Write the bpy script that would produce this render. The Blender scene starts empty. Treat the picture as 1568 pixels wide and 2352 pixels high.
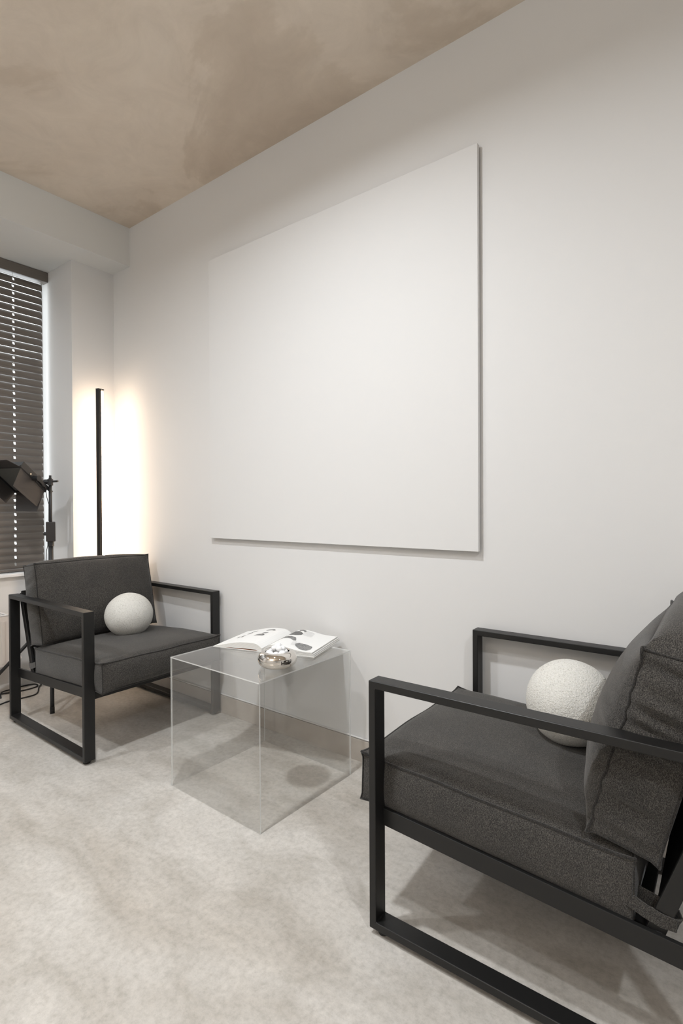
import bpy, bmesh, math, random
from mathutils import Vector, Matrix, noise
PI = math.pi
S = bpy.context.scene
C = S.collection

# ------------------------------------------------------------------ camera
cam = bpy.data.cameras.new('camera'); camo = bpy.data.objects.new('camera', cam); C.objects.link(camo)
RT = Vector((0.79659497, 0.60449263, -0.00501181)); UP = Vector((-5.34792264e-04, 8.99534403e-03, 9.99959398e-01)); FW = Vector((-0.60451317, 0.79655995, -0.00748892))
m = Matrix((RT, UP, -FW)).transposed().to_4x4(); m.translation = Vector((3.103, -1.7677, 1.0478))
camo.matrix_world = m
cam.sensor_fit = 'VERTICAL'; cam.sensor_height = 36.0; cam.lens = 1215.86 / 2352 * 36.0
cam.shift_y = -(1176 - 1168.99) / 2352; cam.clip_start = 0.02; cam.clip_end = 100
S.camera = camo

# ------------------------------------------------------------------ world, lights, exposure
w = bpy.data.worlds.new('daylight'); S.world = w; w.use_nodes = True
bg = w.node_tree.nodes['Background']; bg.inputs[0].default_value = (0.93, 0.97, 1.0, 1); bg.inputs[1].default_value = 3.2
S.view_settings.view_transform = 'Standard'; S.view_settings.look = 'None'; S.view_settings.gamma = 1
S.view_settings.exposure = 0.10

def spot_panel(name, x, y, z, power, size, color, spread=170):
    l = bpy.data.lights.new(name, 'AREA'); l.shape = 'DISK'; l.size = size; l.energy = power; l.color = color; l.spread = math.radians(spread)
    o = bpy.data.objects.new(name, l); C.objects.link(o); o.location = (x, y, z); return o
NEU = (0.925, 0.962, 1.0)
spot_panel('ceiling_light_mid', 1.95, -1.25, 2.60, 27, 0.11, NEU, 168)
spot_panel('ceiling_light_near', 4.0, -1.75, 2.60, 21, 0.11, NEU, 166)
spot_panel('ceiling_light_window', 0.75, -2.1, 2.60, 20, 0.14, NEU, 172)
spot_panel('fill_light_room', 2.4, -3.4, 2.60, 6, 0.3, NEU, 178)  # added out of view as weak ambient fill, not a known fitting
up = spot_panel('fill_uplight', 2.2, -3.5, 1.95, 38, 0.35, (1.0, 0.97, 0.93), 180); up.rotation_euler = (PI, 0, 0)  # added upward fill that brightens ceiling and beam; no real uplighter here

# ------------------------------------------------------------------ materials
def mat(name, col, rough=0.6, metal=0.0, spec=0.5):
    mt = bpy.data.materials.new(name); mt.use_nodes = True
    b = mt.node_tree.nodes['Principled BSDF']
    b.inputs['Base Color'].default_value = (*col, 1); b.inputs['Roughness'].default_value = rough
    b.inputs['Metallic'].default_value = metal; b.inputs['Specular IOR Level'].default_value = spec
    return mt
def nd(mt, t, **kw):
    n = mt.node_tree.nodes.new(t)
    for k, v in kw.items(): setattr(n, k, v)
    return n
def lk(mt, a, b): mt.node_tree.links.new(a, b)
def bsdf(mt): return mt.node_tree.nodes['Principled BSDF']
def noise_tex(mt, scale, detail=6, rough=0.55, mapping=None, coord='Object', dist=0.0):
    tc = nd(mt, 'ShaderNodeTexCoord'); mp = nd(mt, 'ShaderNodeMapping')
    if mapping: mp.inputs['Scale'].default_value = mapping[0]; mp.inputs['Rotation'].default_value = mapping[1]
    lk(mt, tc.outputs[coord], mp.inputs[0])
    n = nd(mt, 'ShaderNodeTexNoise'); n.inputs['Scale'].default_value = scale; n.inputs['Detail'].default_value = detail
    n.inputs['Roughness'].default_value = rough; n.inputs['Distortion'].default_value = dist
    lk(mt, mp.outputs[0], n.inputs['Vector']); return n
def ramp(mt, src, stops):
    r = nd(mt, 'ShaderNodeValToRGB'); e = r.color_ramp.elements
    while len(e) < len(stops): e.new(0.5)
    for el, (p, c) in zip(e, stops): el.position = p; el.color = (*c, 1)
    lk(mt, src, r.inputs[0]); return r
def mix(mt, fac, a, b, mode='MIX'):
    n = nd(mt, 'ShaderNodeMix', data_type='RGBA', blend_type=mode)
    for s, v in ((n.inputs[0], fac), (n.inputs[6], a), (n.inputs[7], b)):
        if isinstance(v, (int, float)): s.default_value = v
        elif isinstance(v, tuple): s.default_value = (*v, 1)
        else: lk(mt, v, s)
    return n.outputs[2]
def bump(mt, h, strength, dist=0.01, prev=None):
    b = nd(mt, 'ShaderNodeBump'); b.inputs['Strength'].default_value = strength; b.inputs['Distance'].default_value = dist
    lk(mt, h, b.inputs['Height'])
    if prev: lk(mt, prev.outputs[0], b.inputs['Normal'])
    return b

WALL = mat('wall_paint', (0.735, 0.728, 0.718), 0.75, spec=0.25)
n = noise_tex(WALL, 60, 4); b = bump(WALL, n.outputs[0], 0.05, 0.004); lk(WALL, b.outputs[0], bsdf(WALL).inputs['Normal'])
BEAM = mat('beam_paint', (0.74, 0.745, 0.73), 0.75, spec=0.25)
CEIL = mat('ceiling_plaster', (0.45, 0.39, 0.33), 0.85, spec=0.2)
n1 = noise_tex(CEIL, 0.9, 7, 0.6, ((1, 1.3, 1), (0, 0, 0.5)), dist=0.6); n2 = noise_tex(CEIL, 4.5, 8, 0.7, dist=1.2)
r1 = ramp(CEIL, n1.outputs[0], [(0.38, (0.60, 0.515, 0.425)), (0.47, (0.65, 0.565, 0.47)), (0.50, (0.71, 0.625, 0.53)), (0.7, (0.76, 0.68, 0.585))])
r2 = ramp(CEIL, n2.outputs[0], [(0.3, (0.86, 0.86, 0.86)), (0.7, (1.06, 1.06, 1.06))])
lk(CEIL, mix(CEIL, 0.6, r1.outputs[0], r2.outputs[0], 'MULTIPLY'), bsdf(CEIL).inputs['Base Color'])
b = bump(CEIL, n2.outputs[0], 0.12, 0.01); lk(CEIL, b.outputs[0], bsdf(CEIL).inputs['Normal'])

FLOOR = mat('concrete_floor', (0.5, 0.46, 0.41), 0.55, spec=0.35)
n1 = noise_tex(FLOOR, 1.35, 5, 0.55, ((1.0, 2.2, 1), (0, 0, 0.55)), dist=0.7); n2 = noise_tex(FLOOR, 55, 6, 0.75); n3 = noise_tex(FLOOR, 6, 6, 0.6, ((0.7, 1.6, 1), (0, 0, 0.9)), dist=1.0)
n4 = noise_tex(FLOOR, 190, 3, 0.7)
r1 = ramp(FLOOR, n1.outputs[0], [(0.30, (0.42, 0.385, 0.34)), (0.5, (0.49, 0.46, 0.42)), (0.68, (0.55, 0.525, 0.49))])
r2 = ramp(FLOOR, n2.outputs[0], [(0.28, (0.78, 0.775, 0.76)), (0.5, (1, 1, 1)), (0.72, (1.16, 1.16, 1.16))])
r3 = ramp(FLOOR, n3.outputs[0], [(0.3, (0.85, 0.84, 0.82)), (0.5, (1, 1, 1)), (0.7, (1.10, 1.10, 1.10))])
c = mix(FLOOR, 1.0, r1.outputs[0], r2.outputs[0], 'MULTIPLY'); c = mix(FLOOR, 1.0, c, r3.outputs[0], 'MULTIPLY')
lk(FLOOR, c, bsdf(FLOOR).inputs['Base Color'])
b = bump(FLOOR, n4.outputs[0], 0.25, 0.002); b = bump(FLOOR, n2.outputs[0], 0.2, 0.004, b); lk(FLOOR, b.outputs[0], bsdf(FLOOR).inputs['Normal'])
rr = ramp(FLOOR, n1.outputs[0], [(0.3, (0.5,) * 3), (0.7, (0.66,) * 3)]); lk(FLOOR, rr.outputs[0], bsdf(FLOOR).inputs['Roughness'])

SKIRT = mat('skirting_tile', (0.47, 0.42, 0.37), 0.6)
n = noise_tex(SKIRT, 8, 6, 0.6); r = ramp(SKIRT, n.outputs[0], [(0.3, (0.42, 0.375, 0.33)), (0.7, (0.50, 0.455, 0.405))]); lk(SKIRT, r.outputs[0], bsdf(SKIRT).inputs['Base Color'])
GROUT = mat('skirting_grout', (0.2, 0.18, 0.165), 0.9)
METAL = mat('black_powder_coat', (0.010, 0.0097, 0.0094), 0.40, spec=0.42)
n = noise_tex(METAL, 900, 3); b = bump(METAL, n.outputs[0], 0.10, 0.0006); lk(METAL, b.outputs[0], bsdf(METAL).inputs['Normal'])
RUBBER = mat('black_rubber', (0.012, 0.012, 0.012), 0.7)
CANVAS = mat('white_canvas', (0.74, 0.733, 0.723), 0.85, spec=0.15)
n = noise_tex(CANVAS, 700, 2); b = bump(CANVAS, n.outputs[0], 0.08, 0.0008); lk(CANVAS, b.outputs[0], bsdf(CANVAS).inputs['Normal'])

def fabric(name, dark, light, scale):
    """twill: short slanted threads, made of two stretched noises crossing each other, never strictly periodic"""
    mt = mat(name, dark, 0.92, spec=0.15)
    a1 = noise_tex(mt, scale, 2, 0.5, ((1.0, 0.42, 1.0), (0.62, 0.70, 0.78))); a2 = noise_tex(mt, scale * 0.9, 2, 0.5, ((1.0, 1.0, 0.42), (0.9, -0.5, -0.6)))
    mx_ = nd(mt, 'ShaderNodeMath', operation='MAXIMUM'); lk(mt, a1.outputs[0], mx_.inputs[0]); lk(mt, a2.outputs[0], mx_.inputs[1])
    r = ramp(mt, mx_.outputs[0], [(0.48, dark), (0.68, light)])
    n3 = noise_tex(mt, 9, 4, 0.6); r3 = ramp(mt, n3.outputs[0], [(0.3, (0.86, 0.86, 0.86)), (0.7, (1.12, 1.10, 1.08))])
    lk(mt, mix(mt, 1.0, r.outputs[0], r3.outputs[0], 'MULTIPLY'), bsdf(mt).inputs['Base Color'])
    bsdf(mt).inputs['Sheen Weight'].default_value = 0.2; bsdf(mt).inputs['Sheen Roughness'].default_value = 0.5
    b = bump(mt, mx_.outputs[0], 0.35, 0.0012); lk(mt, b.outputs[0], bsdf(mt).inputs['Normal'])
    return mt
FAB = fabric('charcoal_weave', (0.021, 0.0198, 0.0185), (0.104, 0.097, 0.088), 820)
PIPE = fabric('charcoal_piping', (0.012, 0.0115, 0.011), (0.055, 0.051, 0.047), 800)

BOUCLE = mat('white_boucle', (0.74, 0.73, 0.68), 0.95, spec=0.1)
v = nd(BOUCLE, 'ShaderNodeTexVoronoi'); v.inputs['Scale'].default_value = 320; tc = nd(BOUCLE, 'ShaderNodeTexCoord'); n = noise_tex(BOUCLE, 160, 3)
mv = nd(BOUCLE, 'ShaderNodeVectorMath', operation='MULTIPLY_ADD'); mv.inputs[1].default_value = (0.012, 0.012, 0.012)
lk(BOUCLE, n.outputs['Color'], mv.inputs[0]); lk(BOUCLE, tc.outputs['Object'], mv.inputs[2]); lk(BOUCLE, mv.outputs[0], v.inputs['Vector'])
r = ramp(BOUCLE, v.outputs['Distance'], [(0.0, (0.80, 0.79, 0.75)), (0.6, (0.70, 0.685, 0.64)), (1.0, (0.50, 0.485, 0.44))]); lk(BOUCLE, r.outputs[0], bsdf(BOUCLE).inputs['Base Color'])
iv = nd(BOUCLE, 'ShaderNodeMath', operation='MULTIPLY'); iv.inputs[1].default_value = -1; lk(BOUCLE, v.outputs['Distance'], iv.inputs[0])
b = bump(BOUCLE, iv.outputs[0], 0.5, 0.003); lk(BOUCLE, b.outputs[0], bsdf(BOUCLE).inputs['Normal'])

def clear(name, tint, refl=1.0, rough=0.0, milk=0.0):
    mt = bpy.data.materials.new(name); mt.use_nodes = True; nt = mt.node_tree; nt.nodes.clear()
    out = nt.nodes.new('ShaderNodeOutputMaterial'); tr = nt.nodes.new('ShaderNodeBsdfTransparent'); gl = nt.nodes.new('ShaderNodeBsdfGlossy')
    tr.inputs[0].default_value = (*tint, 1); gl.inputs['Roughness'].default_value = rough; gl.inputs[0].default_value = (refl, refl, refl, 1)
    fr = nt.nodes.new('ShaderNodeFresnel'); ge = nt.nodes.new('ShaderNodeNewGeometry')
    io = nt.nodes.new('ShaderNodeMapRange'); io.inputs['To Min'].default_value = 1.49; io.inputs['To Max'].default_value = 1 / 1.49
    nt.links.new(ge.outputs['Backfacing'], io.inputs['Value']); nt.links.new(io.outputs[0], fr.inputs[0])   # both faces of a thin sheet reflect alike
    mx = nt.nodes.new('ShaderNodeMixShader'); nt.links.new(fr.outputs[0], mx.inputs[0]); nt.links.new(tr.outputs[0], mx.inputs[1]); nt.links.new(gl.outputs[0], mx.inputs[2])
    last = mx
    if milk:
        df = nt.nodes.new('ShaderNodeBsdfDiffuse'); df.inputs[0].default_value = (0.85, 0.86, 0.85, 1)
        m2 = nt.nodes.new('ShaderNodeMixShader'); m2.inputs[0].default_value = milk; nt.links.new(mx.outputs[0], m2.inputs[1]); nt.links.new(df.outputs[0], m2.inputs[2]); last = m2
    nt.links.new(last.outputs[0], out.inputs[0]); return mt
ACRYL = clear('clear_acrylic', (0.972, 0.974, 0.972), 0.95)
ACEDGE = clear('acrylic_polished_edge', (0.9, 0.91, 0.9), 1.0, 0.1, 0.62)
GLASS = clear('window_glass', (0.97, 0.98, 0.98), 1.0)
CHROME = mat('chrome', (0.80, 0.77, 0.73), 0.04, metal=1.0)
PEBBLE = mat('white_ceramic', (0.86, 0.86, 0.86), 0.45)
PAPER = mat('paper', (0.84, 0.84, 0.825), 0.55, spec=0.3)
PAPER_EDGE = mat('paper_block_edge', (0.72, 0.71, 0.68), 0.8)
tc = nd(PAPER_EDGE, 'ShaderNodeTexCoord'); wv = nd(PAPER_EDGE, 'ShaderNodeTexWave', bands_direction='Z'); wv.inputs['Scale'].default_value = 160; wv.inputs['Distortion'].default_value = 1.0
lk(PAPER_EDGE, tc.outputs['Object'], wv.inputs['Vector']); r = ramp(PAPER_EDGE, wv.outputs[0], [(0.1, (0.45, 0.43, 0.40)), (0.5, (0.78, 0.77, 0.74))]); lk(PAPER_EDGE, r.outputs[0], bsdf(PAPER_EDGE).inputs['Base Color'])
COVER = mat('cover_card', (0.80, 0.79, 0.76), 0.5)
ENDPAPER = mat('orange_endpaper', (0.45, 0.16, 0.05), 0.7)
def ink(name, a, bcol):
    mt = mat(name, a, 0.6); n = noise_tex(mt, 90, 5, 0.7, dist=1.0); r = ramp(mt, n.outputs[0], [(0.35, a), (0.68, bcol)]); lk(mt, r.outputs[0], bsdf(mt).inputs['Base Color']); return mt
INK = ink('printed_ink', (0.10, 0.10, 0.10), (0.38, 0.38, 0.37)); INK2 = ink('printed_ink_soft', (0.09, 0.09, 0.088), (0.20, 0.20, 0.195)); INKL = ink('printed_ink_pale', (0.62, 0.62, 0.61), (0.78, 0.78, 0.77))
SLAT = mat('blind_slat_taupe', (0.115, 0.098, 0.085), 0.3, spec=0.7)
n = noise_tex(SLAT, 14, 5, 0.6, ((1, 0.12, 4), (0, 0, 0))); r = ramp(SLAT, n.outputs[0], [(0.3, (0.125, 0.107, 0.092)), (0.7, (0.165, 0.143, 0.123))]); lk(SLAT, r.outputs[0], bsdf(SLAT).inputs['Base Color'])
CORD = mat('blind_cord', (0.8, 0.8, 0.78), 0.8)
UPVC = mat('white_frame', (0.85, 0.85, 0.85), 0.35)
RAD = mat('radiator_enamel', (0.72, 0.66, 0.61), 0.4)
RADD = mat('radiator_grille_shadow', (0.30, 0.29, 0.28), 0.6)
BLACKPL = mat('black_plastic', (0.02, 0.02, 0.021), 0.45)
BLACKPAINT = mat('barn_door_paint', (0.035, 0.030, 0.028), 0.5)
STEEL = mat('bolt_steel', (0.55, 0.5, 0.42), 0.3, metal=1)
LED = bpy.data.materials.new('led_diffuser'); LED.use_nodes = True
bb = bsdf(LED); bb.inputs['Base Color'].default_value = (0.9, 0.85, 0.8, 1); bb.inputs['Emission Color'].default_value = (1.0, 0.76, 0.54, 1); bb.inputs['Emission Strength'].default_value = 24.0
DIMLED = mat('fixture_led_panel', (0.09, 0.09, 0.085), 0.35)

# ------------------------------------------------------------------ mesh helpers
def obj(name, bm, mt, parent=None, smooth=False, mats=None):
    me = bpy.data.meshes.new(name); bmesh.ops.recalc_face_normals(bm, faces=bm.faces); bm.to_mesh(me); bm.free()
    for x in (mats or [mt]): me.materials.append(x)
    if smooth:
        for pl in me.polygons: pl.use_smooth = True
    o = bpy.data.objects.new(name, me); C.objects.link(o)
    if parent: o.parent = parent
    return o
def tag(o, label, cat, group=None):
    o['label'] = label; o['category'] = cat
    if group: o['group'] = group
    return o
def thing(name, label, cat, loc=(0, 0, 0), rotz=0, group=None):
    o = bpy.data.objects.new(name, None); C.objects.link(o); o.location = loc; o.rotation_euler = (0, 0, rotz); o.empty_display_size = 0.1
    return tag(o, label, cat, group)
def struct(name, bm, mt, **k):
    o = obj(name, bm, mt, **k)
    if not o.parent: o['kind'] = 'structure'
    return o
def add_box(bm, x0, x1, y0, y1, z0, z1, bev=0.0, mi=0):
    vs = [bm.verts.new((x, y, z)) for x in (x0, x1) for y in (y0, y1) for z in (z0, z1)]
    fs = [bm.faces.new([vs[i] for i in f]) for f in ((0, 1, 3, 2), (4, 6, 7, 5), (0, 4, 5, 1), (2, 3, 7, 6), (0, 2, 6, 4), (1, 5, 7, 3))]
    for f in fs: f.material_index = mi
    if bev:
        es = list({e for f in fs for e in f.edges})
        r = bmesh.ops.bevel(bm, geom=es, offset=bev, segments=2, affect='EDGES', profile=0.5)
        for f in r['faces']: f.material_index = mi
def box(*a, **k):
    bm = bmesh.new(); add_box(bm, *a, **k); return bm
def add_tube(bm, pts, rad, seg=10, closed=False, caps=True):
    pts = [Vector(p) for p in pts]; n = len(pts); rings = []
    rads = rad if isinstance(rad, (list, tuple)) else [rad] * n
    up = None
    for i, p in enumerate(pts):
        a = pts[(i - 1) % n] if (closed or i > 0) else p; b_ = pts[(i + 1) % n] if (closed or i < n - 1) else p
        t = (b_ - a).normalized()
        if up is None: up = Vector((0, 0, 1)) if abs(t.z) < 0.9 else Vector((1, 0, 0))
        s = t.cross(up)
        if s.length < 1e-6: s = t.orthogonal()
        s.normalize(); up = s.cross(t).normalized()
        rings.append([bm.verts.new(p + rads[i] * (math.cos(2 * PI * k / seg) * s + math.sin(2 * PI * k / seg) * up)) for k in range(seg)])
    for i in range(n if closed else n - 1):
        r0, r1 = rings[i], rings[(i + 1) % n]
        for k in range(seg): bm.faces.new((r0[k], r0[(k + 1) % seg], r1[(k + 1) % seg], r1[k]))
    if caps and not closed: bm.faces.new(rings[0][::-1]); bm.faces.new(rings[-1])
def tube(pts, rad, seg=10, **k):
    bm = bmesh.new(); add_tube(bm, pts, rad, seg, **k); return bm
def lathe(prof, seg=48):
    bm = bmesh.new(); rings = []
    for r, z in prof:
        if r < 1e-6: rings.append([bm.verts.new((0, 0, z))])
        else: rings.append([bm.verts.new((r * math.cos(2 * PI * k / seg), r * math.sin(2 * PI * k / seg), z)) for k in range(seg)])
    for a, b_ in zip(rings, rings[1:]):
        for k in range(seg):
            k2 = (k + 1) % seg
            if len(a) == 1 and len(b_) == 1: continue
            if len(a) == 1: bm.faces.new((a[0], b_[k], b_[k2]))
            elif len(b_) == 1: bm.faces.new((a[k], a[k2], b_[0]))
            else: bm.faces.new((a[k], a[k2], b_[k2], b_[k]))
    return bm
def add_beam(bm, p, q, width_dir, wd, th, bev=0.0):
    """rectangular bar from p to q; wd along width_dir, th across"""
    p, q, wv_ = Vector(p), Vector(q), Vector(width_dir).normalized(); t = (q - p).normalized(); wv_ = (wv_ - t * wv_.dot(t)).normalized(); h = t.cross(wv_)
    vs = [bm.verts.new(c + wv_ * a * wd / 2 + h * b_ * th / 2) for c in (p, q) for a in (-1, 1) for b_ in (-1, 1)]
    fs = [bm.faces.new([vs[i] for i in f]) for f in ((0, 1, 3, 2), (4, 6, 7, 5), (0, 4, 5, 1), (2, 3, 7, 6), (0, 2, 6, 4), (1, 5, 7, 3))]
    if bev: bmesh.ops.bevel(bm, geom=list({e for f in fs for e in f.edges}), offset=bev, segments=2, affect='EDGES', profile=0.5)

# ------------------------------------------------------------------ the room
XE, YE, CH = 5.6, -4.4, 2.7056
SOF = 2.4781; NX = -0.3391; NY = -0.258; NY2 = -2.35
struct('floor', box(-0.6, XE + 0.1, YE - 0.1, 0.1, -0.06, 0.0), FLOOR)
struct('ceiling', box(-0.6, XE + 0.1, YE - 0.1, 0.1, CH, CH + 0.08), CEIL)
struct('wall_right', box(-0.6, XE + 0.1, 0.0, 0.1, 0.0, CH), WALL)
struct('wall_near', box(XE, XE + 0.1, YE, 0.0, 0.0, CH), WALL)
struct('wall_left', box(-0.6, XE + 0.1, YE - 0.1, YE, 0.0, CH), WALL)
bm = bmesh.new()
add_box(bm, -0.44, 0.0, NY, 0.0, 0, SOF)            # pier in the corner
add_box(bm, -0.45, 0.0, YE, NY2, 0, SOF)            # pier on the other side
add_box(bm, -0.45, -0.25, NY2, NY, 0, 0.645)        # breast wall under the window
struct('wall_window', bm, WALL)
struct('trim_1', box(-0.45, 0.1826, YE, 0.0, SOF, CH), BEAM)   # lowered beam over the window
# skirting
bm = bmesh.new(); add_box(bm, 0.0, XE, -0.010, 0.0, 0.0, 0.0885, 0.0012)
sk = struct('baseboard_right', bm, SKIRT)
bm = bmesh.new(); pts = []
rnd = random.Random(5)
for i in range(420):
    x = 0.02 + i * (XE - 0.04) / 419; pts.append((x, -0.0055 + 0.0012 * noise.noise((x * 9, 0, 0)), 0.0892 + 0.0012 * noise.noise((x * 14, 3, 0)) + (0.004 * max(0, noise.noise((x * 40, 7, 0)) - 0.25))))
add_tube(bm, pts, 0.0021, 6)
obj('skirting_joint', bm, GROUT, sk)
bm = bmesh.new(); pts = []
for i in range(300):
    x = 0.02 + i * (XE - 0.04) / 299; pts.append((x, -0.0045, 0.0935 + 0.0012 * noise.noise((x * 11, 9, 0))))
add_tube(bm, pts, [0.0034 + 0.0016 * noise.noise((q[0] * 17, 2, 0)) for q in pts], 6)
obj('sealant_bead', bm, WALL, sk, smooth=True)

# window with frame, glass and sill
bm = bmesh.new(); fx0, fx1 = -0.43, -0.375
add_box(bm, fx0, fx1, NY - 0.007, NY, 0.66, SOF, 0.002); add_box(bm, fx0, fx1, NY2, NY2 + 0.05, 0.66, SOF, 0.004)
add_box(bm, fx0, fx1, NY2, NY, 0.66, 0.71, 0.004); add_box(bm, fx0, fx1, NY2, NY, SOF - 0.05, SOF, 0.004); add_box(bm, fx0, fx1, -1.33, -1.27, 0.66, SOF, 0.004)
win = struct('window_1', bm, UPVC)
obj('window_pane', box(-0.405, -0.399, NY2 + 0.04, NY - 0.004, 0.70, SOF - 0.04), GLASS, win)
obj('window_sill', box(-0.45, -0.222, NY2, NY, 0.645, 0.662, 0.003), UPVC, win)

# ------------------------------------------------------------------ canvas
cv = thing('canvas', 'large blank white canvas hanging on the white wall', 'canvas', (1.6565, 0, 0.883))
bm = bmesh.new(); HW = 0.7172; HH = 1.4085; T0, T1 = -0.0245, -0.008
add_box(bm, -HW, HW, T0, T1, 0, HH, 0.0015)
obj('stretched_cloth', bm, CANVAS, cv)
bm = bmesh.new()
for a in (-HW + 0.012, HW - 0.042): add_box(bm, a, a + 0.03, T1, -0.0005, 0.012, HH - 0.012)
for a in (0.012, HH - 0.042): add_box(bm, -HW + 0.012, HW - 0.012, T1, -0.0005, a, a + 0.03)
obj('stretcher_bar', bm, mat('pine_bar', (0.6, 0.5, 0.38), 0.7), cv)

# ------------------------------------------------------------------ venetian blind
bl = thing('venetian_blind', 'dark taupe venetian blind closed over the window in the niche', 'blind', (-0.315, -1.3, 0.66))
BX, BY, BZ = bl.location
YB0, YB1 = -2.33 - BY, -0.289 - BY
obj('headrail', box(-0.345 - BX, -0.287 - BX, -2.34 - BY, NY - 0.001 - BY, 2.417 - BZ, 2.4765 - BZ, 0.003), SLAT, bl)
def slat_mesh():
    bm = bmesh.new(); W_ = 0.050; nseg = 6; tilt = math.radians(66.5); th = 0.0016
    holes = (-0.447 - BY, -1.05 - BY, -1.6 - BY, -2.2 - BY); ys = [YB0]
    for h in sorted(holes): ys += [h - 0.0055, h + 0.0055]
    ys.append(YB1)
    cols = []
    for y in ys:
        top = []; bot = []
        for i in range(nseg + 1):
            s = (i / nseg - 0.5) * W_; hgt = 0.0075 * (1 - (2 * s / W_) ** 2)
            px, pz = s * math.cos(tilt) + hgt * math.sin(tilt), -s * math.sin(tilt) + hgt * math.cos(tilt)
            nx, nz = math.sin(tilt) * th, math.cos(tilt) * th
            top.append(bm.verts.new((px, y, pz))); bot.append(bm.verts.new((px - nx, y, pz - nz)))
        cols.append((top, bot))
    for j in range(len(ys) - 1):
        (t0, b0), (t1, b1) = cols[j], cols[j + 1]; hole = j % 2 == 1
        for i in range(nseg):
            if hole and i in (2, 3): continue
            bm.faces.new((t0[i], t1[i], t1[i + 1], t0[i + 1])); bm.faces.new((b0[i], b0[i + 1], b1[i + 1], b1[i]))
        for i in (0, nseg): bm.faces.new((t0[i], b0[i], b1[i], t1[i]))
        if hole:
            for i in (2, 4): bm.faces.new((t0[i], b0[i], b1[i], t1[i]))
    for j in (0, len(ys) - 1):
        t, b_ = cols[j]
        for i in range(nseg): bm.faces.new((t[i], t[i + 1], b_[i + 1], b_[i]))
    for j in range(1, len(ys) - 1):
        t, b_ = cols[j]
        for i in (2, 3): bm.faces.new((t[i], t[i + 1], b_[i + 1], b_[i]))
    return bm
sl0 = obj('slat', slat_mesh(), SLAT, bl, smooth=False)
NS = 41; zt, zb = 2.382 - BZ, 0.705 - BZ; rnd = random.Random(2)
for k in range(NS):
    o = sl0 if k == 0 else sl0.copy()
    if k: C.objects.link(o); o.parent = bl
    o.location = (0, 0.0012 * rnd.uniform(-1, 1), zt + (zb - zt) * k / (NS - 1)); o.rotation_euler = (0, math.radians(rnd.uniform(-1.5, 1.5)), 0)
obj('bottom_rail', box(-0.028, 0.022, YB0, YB1, 0.667 - BZ, 0.680 - BZ, 0.003), SLAT, bl)
for h in (-0.447 - BY, -1.05 - BY, -1.6 - BY, -2.2 - BY):
    bm = bmesh.new(); add_tube(bm, [(0.0, h, 0.68 - BZ), (0.0, h, 2.42 - BZ)], 0.0011, 6)
    obj('ladder_cord', bm, CORD, bl)

# ------------------------------------------------------------------ radiator
rd = thing('radiator', 'pale enamel panel radiator under the window beside the left armchair', 'radiator', (-0.19, -1.25, 0.10))
rx, ry, rz = rd.location
bm = bmesh.new(); y0, y1 = -0.75, -0.548 - ry; zt, zb = 0.445 - rz, 0.162 - rz
add_box(bm, 0.035, 0.05, y0, y1, zb, zt, 0.004); add_box(bm, -0.05, -0.035, y0, y1, zb, zt, 0.004)
for i in range(40):
    yy = y0 + 0.03 + i * (y1 - y0 - 0.06) / 39; add_box(bm, 0.05, 0.053, yy - 0.008, yy + 0.008, zb + 0.02, zt - 0.03)
obj('radiator_panel', bm, RAD, rd)
obj('side_cover', box(-0.052, 0.052, y0, y0 + 0.006, zb + 0.005, zt + 0.006, 0.001), RAD, rd)
obj('side_cover', box(-0.052, 0.052, y1 - 0.006, y1, zb + 0.005, zt + 0.006, 0.001), RAD, rd)
bm = bmesh.new(); add_box(bm, -0.052, -0.046, y0, y1, zt, zt + 0.006); add_box(bm, 0.046, 0.052, y0, y1, zt, zt + 0.006)
k = y0
while k < y1: add_box(bm, -0.05, 0.05, k, k + 0.006, zt, zt + 0.005); k += 0.02
obj('top_grille', bm, UPVC, rd)
bm = bmesh.new(); add_tube(bm, [(0.0, y1, zb + 0.02), (0.0, y1 + 0.04, zb + 0.02)], 0.011, 10); add_tube(bm, [(0, y1 + 0.03, zb + 0.02), (0, y1 + 0.03, -0.10)], 0.008, 10); add_tube(bm, [(0, y1 + 0.04, zb + 0.02), (0, y1 + 0.075, zb + 0.02)], 0.017, 12)
obj('valve', bm, UPVC, rd, smooth=True)
for yy in (y0 + 0.2, y1 - 0.2): obj('wall_bracket', box(-0.059, -0.048, yy - 0.015, yy + 0.015, zb + 0.03, zt - 0.03), UPVC, rd)

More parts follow.
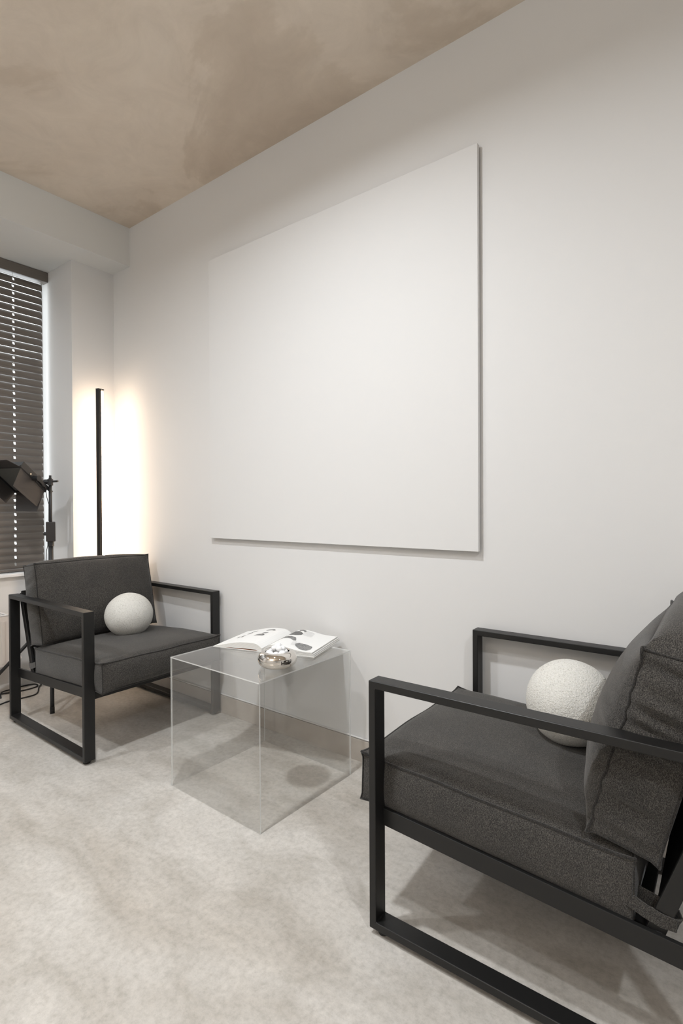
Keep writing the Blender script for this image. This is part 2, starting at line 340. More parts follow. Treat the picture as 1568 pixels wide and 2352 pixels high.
# ------------------------------------------------------------------ armchairs
def lerp(a, b_, t): return a + (b_ - a) * t
class Cushion:
    """box-like pillow: corner profile in (u,z), spans v0..v1; f(a,b,c): a front->rear 0..1, b side 0..1, c bottom->top 0..1"""
    def __init__(s, FB, FT, RB, RT_, v0, v1, bf, br, bt, bb_, bs, seed, skew=0.5, wr=0.0, rot=0.0):
        s.q = (FB, FT, RB, RT_); s.v0, s.v1 = v0, v1; s.bul = (bf, br, bt, bb_, bs); s.seed = seed; s.skew = skew; s.wr = wr
    def f(s, a, b_, c):
        FB, FT, RB, RT_ = s.q; bf, br, bt, bb_, bs = s.bul
        lo = (lerp(FB[0], RB[0], a), lerp(FB[1], RB[1], a)); hi = (lerp(FT[0], RT_[0], a), lerp(FT[1], RT_[1], a))
        u, z = lerp(lo[0], hi[0], c), lerp(lo[1], hi[1], c); v = lerp(s.v0, s.v1, b_)
        up = Vector((hi[0] - lo[0], hi[1] - lo[1])).normalized(); fr = Vector((FB[0] - RB[0], FB[1] - RB[1])).lerp(Vector((FT[0] - RT_[0], FT[1] - RT_[1])), c).normalized()
        A, B, Cc = 4 * a * (1 - a), 4 * b_ * (1 - b_), 4 * c * (1 - c)
        e = 0.5
        cs = Cc if s.skew == 0.5 else min(1, max(0, (c ** (math.log(0.5) / math.log(s.skew))))); cs = 4 * cs * (1 - cs) if s.skew != 0.5 else Cc
        df = bf * (1 - a) ** 3 * (B ** e) * (cs ** 0.6); dr = br * a ** 3 * (B ** e) * (Cc ** 0.6)
        dt = bt * c ** 3 * (A ** 0.4) * (B ** 0.3); db = bb_ * (1 - c) ** 3 * (A ** e) * (B ** e)
        ds = bs * (A ** e) * (Cc ** 0.6)
        u += fr.x * (df - dr) + up.x * (dt - db); z += fr.y * (df - dr) + up.y * (dt - db)
        v += ds * (abs(2 * b_ - 1) ** 3) * (1 if b_ > 0.5 else -1)
        # small corner ears and cloth waviness
        ear = (1 - A) ** 8 * (1 - B) ** 8 * (1 - Cc) ** 8
        u += (0.5 - a) * -0.006 * ear; v += (b_ - 0.5) * 0.006 * ear; z += (c - 0.5) * 0.010 * ear
        k = 0.0035
        nv = noise.noise_vector(Vector((u * 7 + s.seed, v * 7, z * 7)))
        u += nv.x * k; v += nv.y * k * 0.6; z += nv.z * k
        if s.wr:
            wv_ = noise.noise(Vector((u * 6 + s.seed * 3, v * 5, z * 42 + u * 15))); wgt = s.wr * (Cc ** 0.5) * (0.3 + 0.7 * abs(2 * b_ - 1) ** 2)
            u -= wv_ * wgt * (1 - a) * 0.7; v += wv_ * s.wr * 2.6 * (A ** 0.5) * (Cc ** 0.4) * (0.35 + 0.65 * c) * (abs(2 * b_ - 1) ** 6) * (-1 if b_ < .5 else 1)
        return Vector((u, v, z))
    def mesh(s, na, nb, nc):
        bm = bmesh.new(); vd = {}
        def V(i, j, k):
            key = (i, j, k)
            if key not in vd: vd[key] = bm.verts.new(s.f(i / na, j / nb, k / nc))
            return vd[key]
        for i in range(na):
            for j in range(nb):
                for k in (0, nc): bm.faces.new((V(i, j, k), V(i + 1, j, k), V(i + 1, j + 1, k), V(i, j + 1, k)))
        for i in range(na):
            for k in range(nc):
                for j in (0, nb): bm.faces.new((V(i, j, k), V(i + 1, j, k), V(i + 1, j, k + 1), V(i, j, k + 1)))
        for j in range(nb):
            for k in range(nc):
                for i in (0, na): bm.faces.new((V(i, j, k), V(i, j + 1, k), V(i, j + 1, k + 1), V(i, j, k + 1)))
        bmesh.ops.recalc_face_normals(bm, faces=bm.faces)
        for e in bm.edges:
            if e.calc_face_angle(0) > 0.75: e.smooth = False
        return bm
    def loops(s, n=56):
        """seam loops: rims of the two big faces are given by subclass choice"""
        L = []
        for c in s.seams:
            pts = []
            for (p, q) in (((0, 0), (1, 0)), ((1, 0), (1, 1)), ((1, 1), (0, 1)), ((0, 1), (0, 0))):
                for i in range(n):
                    t = i / n; x, y = lerp(p[0], q[0], t), lerp(p[1], q[1], t)
                    pts.append(s.f(x, y, c) if s.kind == 'seat' else s.f(c, y, x))
            L.append(pts)
        return L

def make_chair(name, label, X, Y, ang, mirror, seed, backfix, crown, wr):
    """local frame: u = depth from the front, v = width from the camera side, z up"""
    W_, D_, w_, t_, g_, H_ = 0.6874, 0.7428, 0.0451, 0.0187, 0.0143, 0.62
    ch = thing(name, label, 'armchair', (X, Y, 0), ang)
    sx = -1 if mirror else 1
    def put(nm, bm, mt, parent=None, smooth=False):
        for v in bm.verts: v.co.x *= sx
        o = obj(nm, bm, mt, parent or ch, smooth=smooth); return o
    for v0, nm in ((0.0, 'side_frame'), (W_ - w_, 'side_frame')):
        bm = bmesh.new(); v1 = v0 + w_; bv = 0.0022
        # welded rectangular loop: outer and inner rectangle in one solid
        o_ = [(0, g_), (D_, g_), (D_, H_), (0, H_)]; i_ = [(t_, g_ + t_), (D_ - t_, g_ + t_), (D_ - t_, H_ - t_), (t_, H_ - t_)]
        vo = [[bm.verts.new((u, v, z)) for u, z in o_] for v in (v0, v1)]; vi = [[bm.verts.new((u, v, z)) for u, z in i_] for v in (v0, v1)]
        for k in range(4):
            k2 = (k + 1) % 4
            bm.faces.new((vo[0][k], vo[0][k2], vo[1][k2], vo[1][k])); bm.faces.new((vi[0][k], vi[1][k], vi[1][k2], vi[0][k2]))
            for s in (0, 1): bm.faces.new((vo[s][k], vo[s][k2], vi[s][k2], vi[s][k]))
        bmesh.ops.recalc_face_normals(bm, faces=bm.faces)
        es = [e for e in bm.edges if e.calc_face_angle(0) > 0.5]
        bmesh.ops.bevel(bm, geom=es, offset=bv, segments=3, affect='EDGES', profile=0.5)
        fr = put(nm, bm, METAL)
        for uu in (0.028, D_ - 0.028):
            bm = lathe([(0, 0), (0.013, 0), (0.0145, 0.003), (0.0145, g_), (0, g_)], 20)
            for v in bm.verts: v.co += Vector((uu, v0 + w_ / 2, 0))
            put('rubber_foot', bm, RUBBER, fr, True)
    RZ0, RZ1, DR, RO, RI = 0.2551, 0.2973, 0.0447, 0.036, 0.0473
    ztop = lambda u: RZ1 - DR * u / D_
    zbot = lambda u: RZ0 - DR * u / D_
    def rail(a, b_):
        bm = bmesh.new(); u0, u1 = t_ - 0.001, D_ - t_ + 0.001
        vs = [bm.verts.new((u, v, z)) for u in (u0, u1) for v in (a, b_) for z in (zbot(u), ztop(u))]
        for f in ((0, 1, 3, 2), (4, 6, 7, 5), (0, 4, 5, 1), (2, 3, 7, 6), (0, 2, 6, 4), (1, 5, 7, 3)): bm.faces.new([vs[i] for i in f])
        bmesh.ops.recalc_face_normals(bm, faces=bm.faces); bmesh.ops.bevel(bm, geom=bm.edges[:], offset=0.0015, segments=2, affect='EDGES', profile=0.5)
        return bm
    put('seat_rail', rail(RO, RI), METAL); put('seat_rail', rail(W_ - RI, W_ - RO), METAL)
    put('front_beam', box(t_ - 0.0005, t_ + 0.012, RI - 0.001, W_ - RI + 0.001, zbot(t_), ztop(t_), 0.0015), METAL)
    put('rear_beam', box(0.60, 0.612, RI - 0.001, W_ - RI + 0.001, zbot(0.6), ztop(0.6), 0.0015), METAL)
    for k in range(6):   # webbing slats that carry the seat cushion
        uu = 0.07 + k * 0.093; put('seat_slat', box(uu, uu + 0.05, RI - 0.001, W_ - RI + 0.001, ztop(uu + .05) - 0.024, ztop(uu + .05) - 0.014, 0.001), METAL)
    # leaning back frame
    P0, P1 = (0.598, 0.250), (0.730, 0.622)
    for v in (0.0535, W_ - 0.0535):
        bm = bmesh.new(); add_beam(bm, (P0[0], v, P0[1]), (P1[0], v, P1[1]), (1, 0, -0.35), 0.030, 0.012, 0.0015)
        put('back_strut', bm, METAL)
    for t in (0.98, 0.62, 0.36):
        u, z = lerp(P0[0], P1[0], t), lerp(P0[1], P1[1], t)
        bm = bmesh.new(); add_beam(bm, (u, 0.0535, z), (u, W_ - 0.0535, z), (P1[0] - P0[0], 0, P1[1] - P0[1]), 0.035, 0.012, 0.0015)
        put('back_crossbar', bm, METAL)
    bm = bmesh.new(); ends = []
    for t in (0.06, 0.985):
        u, z = lerp(P0[0], P1[0], t), lerp(P0[1], P1[1], t); ends.append((u, z))
    (ua, za), (ub, zb_) = ends; add_beam(bm, (ua - 0.008, W_ / 2, za + 0.003), (ub - 0.008, W_ / 2, zb_ + 0.003), (0, 1, 0), W_ - 0.122, 0.002)
    put('back_webbing', bm, RUBBER)
    # seat cushion
    sc = Cushion((-0.052, 0.297), (-0.050, 0.409), (0.560, 0.258), (0.566, 0.374), 0.049, 0.640, 0.020, 0.014, 0.032, 0.004, 0.015, seed)
    sc.kind = 'seat'; sc.seams = (0, 1)
    so = put('seat_cushion', sc.mesh(44, 44, 8), FAB, smooth=True)
    bm = bmesh.new()
    for L in sc.loops(): add_tube(bm, L, 0.0034, 6, closed=True)
    for a in (0, 1):
        for b_ in (0, 1): add_tube(bm, [sc.f(a, b_, i / 12) for i in range(13)], 0.0026, 6)
    put('piping', bm, PIPE, so, True)
    # fabric tie looped round the strut
    for side in (0, 1):
        vv = 0.046 if side == 0 else W_ - 0.046; sg = -1 if side == 0 else 1; vi_ = vv - sg * 0.026
        bm = bmesh.new(); path = [(0.560, vv, 0.300), (0.585, vv + sg * 0.001, 0.291), (0.612, vv, 0.284), (0.634, vv - sg * 0.003, 0.283), (0.638, vv - sg * 0.011, 0.285), (0.632, vi_ + sg * .004, 0.289), (0.60, vi_, 0.298), (0.566, vi_, 0.305)]
        path = [Vector(p) for p in path]; prev = None
        for i, p in enumerate(path):
            t = (path[min(i + 1, len(path) - 1)] - path[max(i - 1, 0)]).normalized(); upv = Vector((0.35, 0, 0.94)); upv = (upv - t * upv.dot(t)).normalized(); nn = t.cross(upv)
            ring = [bm.verts.new(p + upv * a * 0.013 + nn * b_ * 0.0012) for a, b_ in ((-1, -1), (1, -1), (1, 1), (-1, 1))]
            if prev:
                for k in range(4): bm.faces.new((prev[k], prev[(k + 1) % 4], ring[(k + 1) % 4], ring[k]))
            else: bm.faces.new(ring[::-1])
            prev = ring
        bm.faces.new(prev); put('tie_strap', bm, FAB, so)
    # back cushion
    d = backfix
    bc = Cushion((0.487, 0.409), (0.583 + d, 0.774), (0.604, 0.385), (0.700 + d, 0.753), 0.0485, 0.639, 0.072, 0.010, crown, 0.030, 0.014, seed + 11, skew=0.42, wr=wr)
    bc.kind = 'back'; bc.seams = (0, 1)
    bo = put('back_cushion', bc.mesh(16, 48, 64), FAB, smooth=True)
    bm = bmesh.new()
    for L in bc.loops(): add_tube(bm, L, 0.0034, 6, closed=True)
    for c_ in (0, 1):
        for b_ in (0, 1): add_tube(bm, [bc.f(i / 12, b_, c_) for i in range(13)], 0.0026, 6)
    put('piping', bm, PIPE, bo, True)
    return ch
RX, RY, RA = 2.3743, -0.703, math.radians(0.7425); LX, LY, LA = 0.9969, -0.7065, math.radians(-0.6044)
make_chair('lounge_armchair', 'charcoal cushioned armchair with black metal frame near the camera, right of the acrylic table', RX, RY, RA, False, 3.1, 0.0, 0.085, 0.007)
make_chair('lounge_armchair', 'charcoal cushioned armchair with black metal frame in the far corner below the slim floor lamp', LX, LY, LA, True, 8.7, -0.016, 0.022, 0.0025)

# ------------------------------------------------------------------ round pillows
def ball(label, pos, r, sq, amp, seed, group='round boucle cushions on the armchairs'):
    bm = bmesh.new(); bmesh.ops.create_icosphere(bm, subdivisions=7, radius=1.0)
    for v in bm.verts:
        nrm = v.co.normalized(); q = nrm * 5 + Vector((seed, 0, 0))
        d = 0.012 * noise.noise(nrm * 2.2 + Vector((seed, 1, 1))) + amp * noise.noise(nrm * 46 + Vector((seed, 2, 2))) + amp * 0.5 * noise.noise(nrm * 90)
        v.co = nrm * (1 + d); v.co.x *= r * sq[0]; v.co.y *= r * sq[1]; v.co.z *= r * sq[2]
        if v.co.z < -r * 0.86 * sq[2]: v.co.z = -r * 0.86 * sq[2] - (abs(v.co.z) - r * 0.86 * sq[2]) * 0.3
    o = obj('ball_cushion', bm, BOUCLE, smooth=True); o.location = pos; return tag(o, label, 'cushion', group)
ball('round off-white boucle ball cushion on the near right armchair, half behind its armrest', (2.731, -0.262, 0.513), 0.113, (1.0, 1.0, 0.99), 0.009, 1.0)
ball('round off-white ball cushion on the far left armchair below the floor lamp', (0.672, -0.315, 0.5085), 0.1125, (1.02, 1.0, 0.95), 0.006, 5.0)

# ------------------------------------------------------------------ acrylic cube table
BXc, BYc, BA = 1.8791, -0.5924, math.radians(-1.1863); bw, bd, bh, gt = 0.4821, 0.4777, 0.4832, 0.004
tb = thing('acrylic_table', 'clear acrylic cube side table between the two armchairs', 'table', (BXc, BYc, 0), BA)
def pane(nm, x0, x1, y0, y1, z0, z1, axis):
    bm = bmesh.new(); add_box(bm, x0, x1, y0, y1, z0, z1); bmesh.ops.recalc_face_normals(bm, faces=bm.faces)
    for f in bm.faces:
        nrm = f.normal; f.material_index = 0 if (abs(nrm[axis]) > 0.9 or (nm == 'side_panel' and abs(nrm[2]) > 0.9)) else 1
    return obj(nm, bm, ACRYL, tb, mats=[ACRYL, ACEDGE])
e = 0.0004
pane('tabletop', -bw, 0, 0, bd, bh - gt, bh, 2)
pane('side_panel', -bw, 0, 0, gt, 0, bh - gt - e, 1)
pane('side_panel', -bw, 0, bd - gt, bd, 0, bh - gt - e, 1)
pane('side_panel', -gt, 0, gt + e, bd - gt - e, 0, bh - gt - e, 0)
pane('side_panel', -bw, -bw + gt, gt + e, bd - gt - e, 0, bh - gt - e, 0)

# ------------------------------------------------------------------ open magazine
MG = thing('magazine', 'open magazine with black and white photographs lying on the clear table', 'magazine', (1.6255, -0.3345, bh + 0.0003), math.atan2(0.277, 0.961))
HL = 0.262; SW = 0.2215
def zl(s):   # left page top
    a = -s / SW
    return 0.0035 + 0.026 * (math.sin(min(1, (1 - a) / 0.70) * PI / 2) ** 1.3) * (1 if a > 0.18 else math.sin(a / 0.18 * PI / 2) ** 0.75 * 0.72 + 0.28)
def zr(s):
    a = s / SW
    return 0.0160 + 0.016 * math.exp(-((a - 0.30) / 0.30) ** 2) - (0.022 * (1 - a / 0.14) ** 1.5 if a < 0.14 else 0)
def zc(s): return 0.0016
def sheet(s0, s1, t0, t1, top, bot, mi_top=0, n=26, mats=None, nm='page_block', parent=MG):
    bm = bmesh.new(); rows = []
    for i in range(n + 1):
        s = lerp(s0, s1, i / n); rows.append([bm.verts.new((s, t0, bot(s))), bm.verts.new((s, t1, bot(s))), bm.verts.new((s, t1, top(s))), bm.verts.new((s, t0, top(s)))])
    for a, b_ in zip(rows, rows[1:]):
        for k in range(4):
            f = bm.faces.new((a[k], a[(k + 1) % 4], b_[(k + 1) % 4], b_[k])); f.material_index = 0 if k == 2 else 1
    for r_ in (rows[0], rows[-1]): f = bm.faces.new(r_); f.material_index = 1
    return obj(nm, bm, None, parent, mats=mats or [PAPER, PAPER_EDGE])
sheet(-SW, SW, 0, HL, lambda s: 0.0014, lambda s: 0.0, mats=[COVER, COVER], nm='cover')
sheet(-SW + 0.004, -0.001, 0.002, HL - 0.002, zl, lambda s: 0.0018 + 0.20 * max(0, zl(s) - 0.012) * (1 if s < -0.02 else 0), nm='page_block')
ep = sheet(-SW * 0.80, -0.002, 0.003, HL - 0.003, lambda s: 0.0017, lambda s: 0.0015, mats=[ENDPAPER, ENDPAPER], nm='endpaper')
for k, (ds, f0, f1) in enumerate(((0.0, 0.0, 0.30), (-0.003, 0.33, 0.62), (-0.008, 0.66, 1.0))):
    sheet(0.001, SW - 0.002 + ds, 0.002, HL - 0.002, (lambda f1: lambda s: 0.0016 + (zr(s) - 0.0016) * f1)(f1), (lambda f0: lambda s: 0.0016 + (zr(s) - 0.0016) * f0 + 0.0002)(f0), nm='page_block')
def picture(poly, side, mt, nm='printed_picture', lift=0.0005):
    zf = zl if side < 0 else zr; bm = bmesh.new(); n = len(poly); cx = sum(p[0] for p in poly) / n; cy = sum(p[1] for p in poly) / n
    K = 5; rings = []
    for k in range(1, K + 1):
        f = k / K; rings.append([bm.verts.new((cx + (px - cx) * f, cy + (py - cy) * f, zf(cx + (px - cx) * f) + lift)) for px, py in poly])
    c0 = bm.verts.new((cx, cy, zf(cx) + lift))
    for i in range(n):
        bm.faces.new((c0, rings[0][i], rings[0][(i + 1) % n]))
        for k in range(K - 1): bm.faces.new((rings[k][i], rings[k][(i + 1) % n], rings[k + 1][(i + 1) % n], rings[k + 1][i]))
    return obj(nm, bm, mt, MG)
def fine(poly, q=2):
    out = []
    for i, p in enumerate(poly):
        q2 = poly[(i + 1) % len(poly)]
        for k in range(q): out.append((lerp(p[0], q2[0], k / q), lerp(p[1], q2[1], k / q)))
    for _ in range(2):
        out = [(lerp(a[0], b_[0], t), lerp(a[1], b_[1], t)) for a, b_ in zip(out, out[1:] + out[:1]) for t in (0.25, 0.75)]
    return out
for P in ([(-0.176, 0.105), (-0.183, 0.128), (-0.176, 0.135), (-0.172, 0.118), (-0.166, 0.113)], [(-0.164, 0.110), (-0.168, 0.140), (-0.152, 0.142), (-0.156, 0.125), (-0.150, 0.106)],
          [(-0.165, 0.165), (-0.162, 0.190), (-0.154, 0.196), (-0.146, 0.185), (-0.150, 0.165)], [(-0.160, 0.195), (-0.158, 0.215), (-0.140, 0.222), (-0.144, 0.203)],
          [(-0.108, 0.118), (-0.096, 0.142), (-0.075, 0.150), (-0.062, 0.135), (-0.064, 0.120)], [(-0.088, 0.152), (-0.086, 0.172), (-0.066, 0.180), (-0.072, 0.160)],
          [(-0.094, 0.200), (-0.092, 0.225), (-0.072, 0.238), (-0.056, 0.222), (-0.060, 0.212), (-0.075, 0.218)]):
    picture(fine(P), -1, INK)
picture(fine([(0.020, 0.180), (0.014, 0.206), (0.030, 0.236), (0.048, 0.238), (0.060, 0.226), (0.084, 0.200), (0.084, 0.178), (0.066, 0.166), (0.040, 0.172)]), 1, INK2)
picture(fine([(0.050, 0.238), (0.040, 0.254), (0.052, 0.259), (0.076, 0.250), (0.084, 0.228), (0.078, 0.224), (0.070, 0.240), (0.058, 0.246)]), 1, INK)
picture(fine([(0.088, 0.180), (0.070, 0.250), (0.118, 0.244), (0.128, 0.180)]), 1, INKL, lift=0.0003)
picture(fine([(0.022, 0.112), (0.026, 0.140), (0.050, 0.150), (0.084, 0.132), (0.100, 0.098), (0.088, 0.092), (0.070, 0.110), (0.046, 0.116)]), 1, INK)
picture(fine([(0.122, 0.044), (0.112, 0.066), (0.120, 0.086), (0.150, 0.090), (0.182, 0.074), (0.190, 0.040), (0.180, 0.016), (0.150, 0.020)]), 1, INK)
picture(fine([(0.104, 0.040), (0.094, 0.080), (0.108, 0.094), (0.112, 0.066), (0.118, 0.044)]), 1, INKL)

# ------------------------------------------------------------------ chrome bowl with white pebbles
BW = Vector((1.797, -0.424, bh + 0.0003))
prof = []
R0, hh = 0.0470, 0.0265          # ring torus like body: centre radius, half height
for i in range(0, 31):
    a = -PI / 2 + i / 30 * (PI * 1.06)
    prof.append((R0 - 0.003 + (0.069 - R0 + 0.003) * max(math.cos(a), 0) if math.cos(a) > 0 else R0 - 0.003 + 0.010 * math.cos(a), hh + hh * math.sin(a)))
rimr, rimz = prof[-1]
inner = [(rimr - 0.001, rimz - 0.003), (rimr + 0.003, rimz - 0.006), (0.057, 0.030), (0.054, 0.012), (0.040, 0.005), (0.0, 0.004)]
bm = lathe([(0, 0.0)] + [(0.03, 0.0)] + prof + inner, 72)
bw_o = obj('chrome_bowl', bm, CHROME, smooth=True); bw_o.location = BW
tag(bw_o, 'squat shiny chrome bowl in front of the open magazine on the clear table', 'bowl')
rnd = random.Random(4)
PB = [(-0.026, -0.018, 0.047), (-0.008, -0.028, 0.046), (0.014, -0.024, 0.047), (0.028, -0.006, 0.049), (0.022, 0.018, 0.050), (0.002, 0.028, 0.050), (-0.022, 0.018, 0.049), (-0.031, 0.001, 0.048),
      (-0.010, -0.006, 0.062), (0.011, -0.003, 0.063), (0.002, 0.014, 0.064), (-0.014, 0.012, 0.063), (0.001, 0.003, 0.044), (0.016, 0.010, 0.063), (0.003, 0.003, 0.071)]
first = None
for i, (x, y, z) in enumerate(PB):
    if i == 0:
        bm = bmesh.new(); bmesh.ops.create_icosphere(bm, subdivisions=3, radius=0.0112)
        for v in bm.verts: v.co.x *= 1.22; v.co.z *= 0.92
        o = first = obj('white_pebble', bm, PEBBLE, smooth=True)
    else:
        o = first.copy(); C.objects.link(o)
    o.location = BW + Vector((x * 0.97, y * 0.97, z - 0.001)); o.rotation_euler = (rnd.uniform(-.5, .5), rnd.uniform(-.5, .5), rnd.uniform(0, 3.1)); s = rnd.uniform(0.86, 1.06); o.scale = (s, s, s)
    tag(o, 'smooth white egg-shaped pebble heaped in the chrome bowl', 'pebble', 'white pebbles heaped in the chrome bowl')

# ------------------------------------------------------------------ corner floor lamp
FL = thing('floor_lamp', 'slim black upright floor lamp glowing in the corner behind the left armchair', 'floor lamp', (0.13, -0.168, 0), math.radians(102))
def zrot(bm, o): return bm
bm = lathe([(0, 0), (0.085, 0), (0.087, 0.004), (0.085, 0.012), (0, 0.012)], 40); obj('lamp_base', bm, METAL, FL, smooth=False)
bm = bmesh.new(); add_box(bm, -0.013, 0.006, -0.0115, 0.0115, 0.012, 1.722, 0.001)
obj('lamp_post', bm, METAL, FL)
obj('light_strip', box(0.0061, 0.0255, -0.0095, 0.0095, 0.30, 1.716, 0.004), LED, FL)
obj('end_cap', box(-0.0135, 0.0262, -0.0122, 0.0122, 1.7221, 1.728, 0.001), METAL, FL)

# ------------------------------------------------------------------ studio light on a stand
P = Vector((0.02, -0.394, 0))
ST = thing('studio_light', 'black studio light with barn doors on a tripod stand by the blind', 'studio light', P)
hub = Vector((0, 0, 0.40))
obj('stand_pole', tube([(0, 0, 0.30), (0, 0, 0.84)], 0.0125, 14), BLACKPL, ST, smooth=True)
obj('stand_pole', tube([(0, 0, 0.84), (0, 0, 1.207)], 0.0085, 14), BLACKPL, ST, smooth=True)
obj('collar', tube([(0, 0, 0.375), (0, 0, 0.425)], 0.021, 14), BLACKPL, ST)
obj('collar', tube([(0, 0, 0.825), (0, 0, 0.865)], 0.0165, 14), BLACKPL, ST)
for az, R_ in ((-24.0, 0.366), (-125.0, 0.36), (38.0, 0.33)):
    f = Vector((math.cos(math.radians(az)) * R_, math.sin(math.radians(az)) * R_, 0.012)); d0 = Vector((f.x, f.y, 0)).normalized() * 0.02
    lg = obj('leg', tube([hub + d0, f + Vector((0, 0, 0.01))], 0.0095, 10), BLACKPL, ST, smooth=True)
    bm = tube([f + Vector((0, 0, 0.03)) - d0 * 0.6, f], 0.0108, 10); obj('rubber_foot', bm, RUBBER, lg, smooth=True)
# control box strapped to the pole
cr = RT.copy(); cr.z = 0; cr.normalize(); cf = Vector((-cr.y, cr.x, 0))
bm = bmesh.new(); add_beam(bm, Vector((0, 0, 0.852)) + cr * 0.0 - cf * 0.0, Vector((0, 0, 0.962)), cr.lerp(cf, 0.38), 0.046, 0.044, 0.003)
cb = obj('control_box', bm, BLACKPAINT, ST)
bm = bmesh.new(); q = Vector((0, 0, 0.895)) - cr * 0.036; add_tube(bm, [q, q + cr * 0.016], 0.010, 12); obj('dial', bm, BLACKPL, cb)
# head clamp and crossbar
bm = bmesh.new(); add_tube(bm, [Vector((0, 0, 1.185)) - cr * 0.032, Vector((0, 0, 1.185)) + cr * 0.004], 0.0135, 12); add_tube(bm, [(0, 0, 1.165), (0, 0, 1.20)], 0.0145, 12); obj('clamp', bm, BLACKPL, ST)
obj('tension_handle', tube([Vector((0, 0, 1.187)), Vector((0, 0, 1.189)) + cr * 0.043], 0.0062, 10), BLACKPL, ST)
obj('top_spigot', tube([(0, 0, 1.20), (0, 0, 1.221)], 0.0065, 10), BLACKPL, ST)
HEADPTS = [(0.0492, -0.5555, 1.2664), (-0.0013, -0.4067, 1.1362), (-0.2245, -0.4757, 1.1337), (-0.1741, -0.6245, 1.264), (0.0751, -0.6043, 1.1559), (0.0151, -0.4625, 1.0464), (-0.1527, -0.5046, 1.0225), (0.0278, -0.4681, 1.0202)]   # A, B, C, D, then the free corners of the doors on AB and BC
# lamp head: square panel whose corners A B C D are known, hinged doors
Rr, Uu, Tt = cr, Vector((0, 0, 1)), -cf                       # right, up, towards the room

HP = [Vector(p) - P for p in HEADPTS]
A, B_, Cc_, Dd = HP[:4]
e1 = (B_ - A).normalized(); e2 = (Dd - A).normalized(); nrm = e1.cross(e2).normalized()
if nrm.z > 0: nrm = -nrm
def slab(p0, p1, p2, p3, th, nv):
    bm = bmesh.new(); a = [bm.verts.new(p) for p in (p0, p1, p2, p3)]; b2 = [bm.verts.new(p + nv * th) for p in (p0, p1, p2, p3)]
    bm.faces.new(a); bm.faces.new(b2[::-1])
    for k in range(4): bm.faces.new((a[k], b2[k], b2[(k + 1) % 4], a[(k + 1) % 4]))
    return bm
hs = obj('lamp_housing', slab(A, B_, Cc_, Dd, -0.028, nrm), BLACKPL, ST)
ins = 0.014
obj('led_panel', slab(A + (e1 + e2) * ins + nrm * 0.0008, B_ + (-e1 + e2) * ins + nrm * 0.0008, Cc_ - (e1 + e2) * ins + nrm * 0.0008, Dd + (e1 - e2) * ins + nrm * 0.0008, 0.0015, nrm), DIMLED, hs)
bm = bmesh.new()
for p0, p1 in ((A, B_), (B_, Cc_), (Cc_, Dd), (Dd, A)): add_beam(bm, p0 + nrm * 0.004, p1 + nrm * 0.004, nrm, 0.010, 0.008, 0.001)
obj('rim', bm, BLACKPL, hs)
def door(p0, p1, p2, p3): return obj('barn_door', slab(p0 + nrm * .008, p1 + nrm * .008, p2, p3, 0.0015, (p1 - p0).cross(p3 - p0).normalized()), BLACKPAINT, ST)
dn = lambda f, o_, L: (nrm * f + o_ * (1 - f)).normalized() * L
door(A + e1 * .006, B_ - e1 * .006, HP[5], HP[4])
door(B_ + e2 * .012, Cc_ - e2 * .012, HP[6], HP[7])
door(Cc_, Dd, Dd + dn(.9, e2, .085) + e1 * .0, Cc_ + dn(.9, e2, .085) - e1 * .0)
door(Dd, A, A + dn(.3, -e1, .085) , Dd + dn(.3, -e1, .085))
# yoke
mid = (A + B_) / 2
bm = bmesh.new(); j0 = Vector((0, 0, 1.185)) - cr * 0.03
add_beam(bm, mid - e2 * 0.012 - nrm * 0.01, mid - e2 * 0.012 - nrm * 0.01 + e1 * 0.13, e2, 0.005, 0.018, 0.001)
obj('yoke', bm, BLACKPL, ST)
obj('yoke_arm', tube([mid - e2 * 0.012 + e1 * 0.07, Vector((0, 0, 1.185)) - cr * 0.05 + Tt * 0.02, j0], 0.007, 10), BLACKPL, ST, smooth=True)
bm = bmesh.new(); k0 = mid - e2 * 0.004; add_tube(bm, [k0, k0 - e2 * 0.034], 0.015, 12); obj('tilt_knob', bm, BLACKPL, ST)
bm = bmesh.new(); k0 = mid - e1 * 0.035 - e2 * 0.004 ; add_tube(bm, [k0, k0 - e2 * 0.006], 0.005, 10); obj('bolt', bm, STEEL, ST)
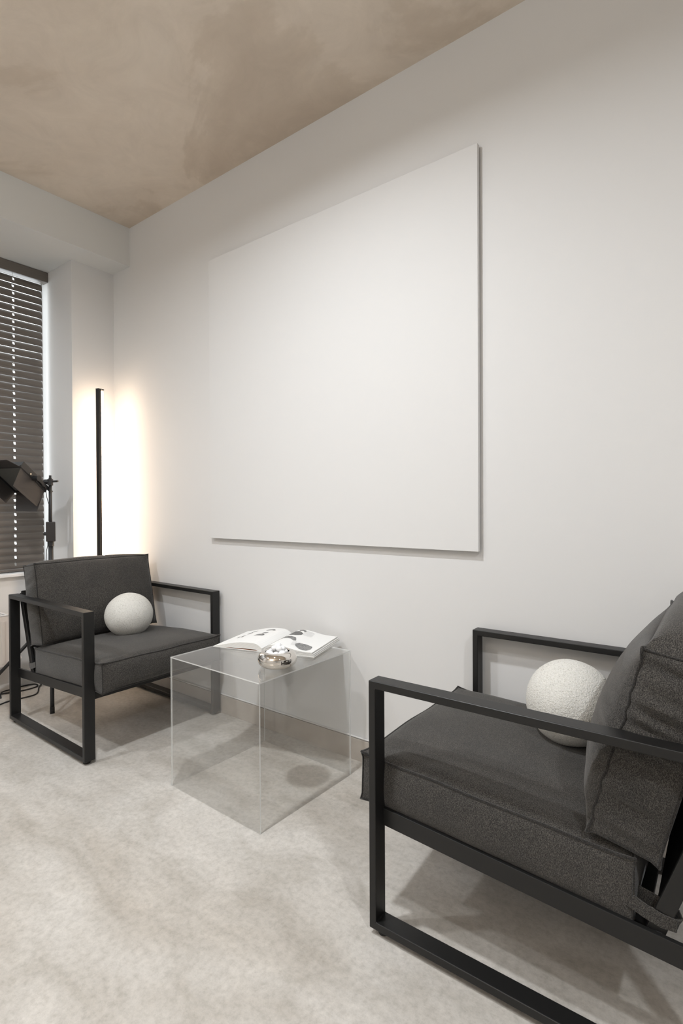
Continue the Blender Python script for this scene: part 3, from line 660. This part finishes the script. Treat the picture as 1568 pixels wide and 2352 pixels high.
# cable from the head down to the box
obj('power_lead', tube([B_ - nrm * 0.01, Vector((0, 0, 1.15)) - cr * 0.028, Vector((0, 0, 1.10)) - cr * 0.02, Vector((0, 0, 1.06)) - cr * 0.009, Vector((0, 0, 0.965)) - cr * 0.010], 0.0018, 6), BLACKPL, ST, smooth=True)
obj('power_lead', tube([Vector((0, 0, 0.852)) - cr * 0.012, Vector((0, 0, 0.80)) - cr * 0.024, Vector((0, 0, 0.74)) - cr * 0.027, Vector((0, 0, 0.66)) - cr * 0.022, Vector((0, 0, 0.5)) - cr * 0.018], 0.0018, 6), BLACKPL, ST, smooth=True)

# ------------------------------------------------------------------ cables on the floor
def smooth_path(pts, n=8):
    out = []; P_ = [Vector(p) for p in pts]
    for i in range(len(P_) - 1):
        p0, p1, p2, p3 = P_[max(i - 1, 0)], P_[i], P_[i + 1], P_[min(i + 2, len(P_) - 1)]
        for k in range(n):
            t = k / n; out.append(0.5 * ((2 * p1) + (-p0 + p2) * t + (2 * p0 - 5 * p1 + 4 * p2 - p3) * t * t + (-p0 + 3 * p1 - 3 * p2 + p3) * t ** 3))
    out.append(P_[-1]); return out
z0 = 0.0042
cab = obj('power_cable', tube(smooth_path([(0.15, -1.05, z0), (0.06, -0.80, z0), (-0.019, -0.641, z0), (-0.033, -0.590, z0), (-0.026, -0.537, z0), (-0.025, -0.471, z0), (-0.058, -0.436, z0), (-0.13, -0.40, z0), (-0.19, -0.36, z0), (-0.225, -0.34, z0)]), 0.0036, 8), RUBBER, smooth=True)
tag(cab, 'black power cable curving over the floor under the left armchair', 'cable')
cab = obj('power_cable', tube(smooth_path([(-0.215, -0.62, z0), (-0.17, -0.53, z0), (-0.15, -0.46, z0), (-0.16, -0.40, z0), (-0.205, -0.385, z0), (-0.232, -0.43, z0), (-0.228, -0.50, z0), (-0.19, -0.57, z0 + 0.0075), (-0.12, -0.60, z0)]), 0.0036, 8), RUBBER, smooth=True)
tag(cab, 'looped black cable lying by the wall below the radiator', 'cable')
cab = obj('power_cable', tube(smooth_path([(-0.04, -0.30, z0), (-0.10, -0.345, z0), (-0.145, -0.335, z0), (-0.18, -0.31, z0), (-0.20, -0.285, z0)]), 0.0036, 8), RUBBER, smooth=True)
tag(cab, 'short black cable end on the floor behind the left armchair', 'cable')
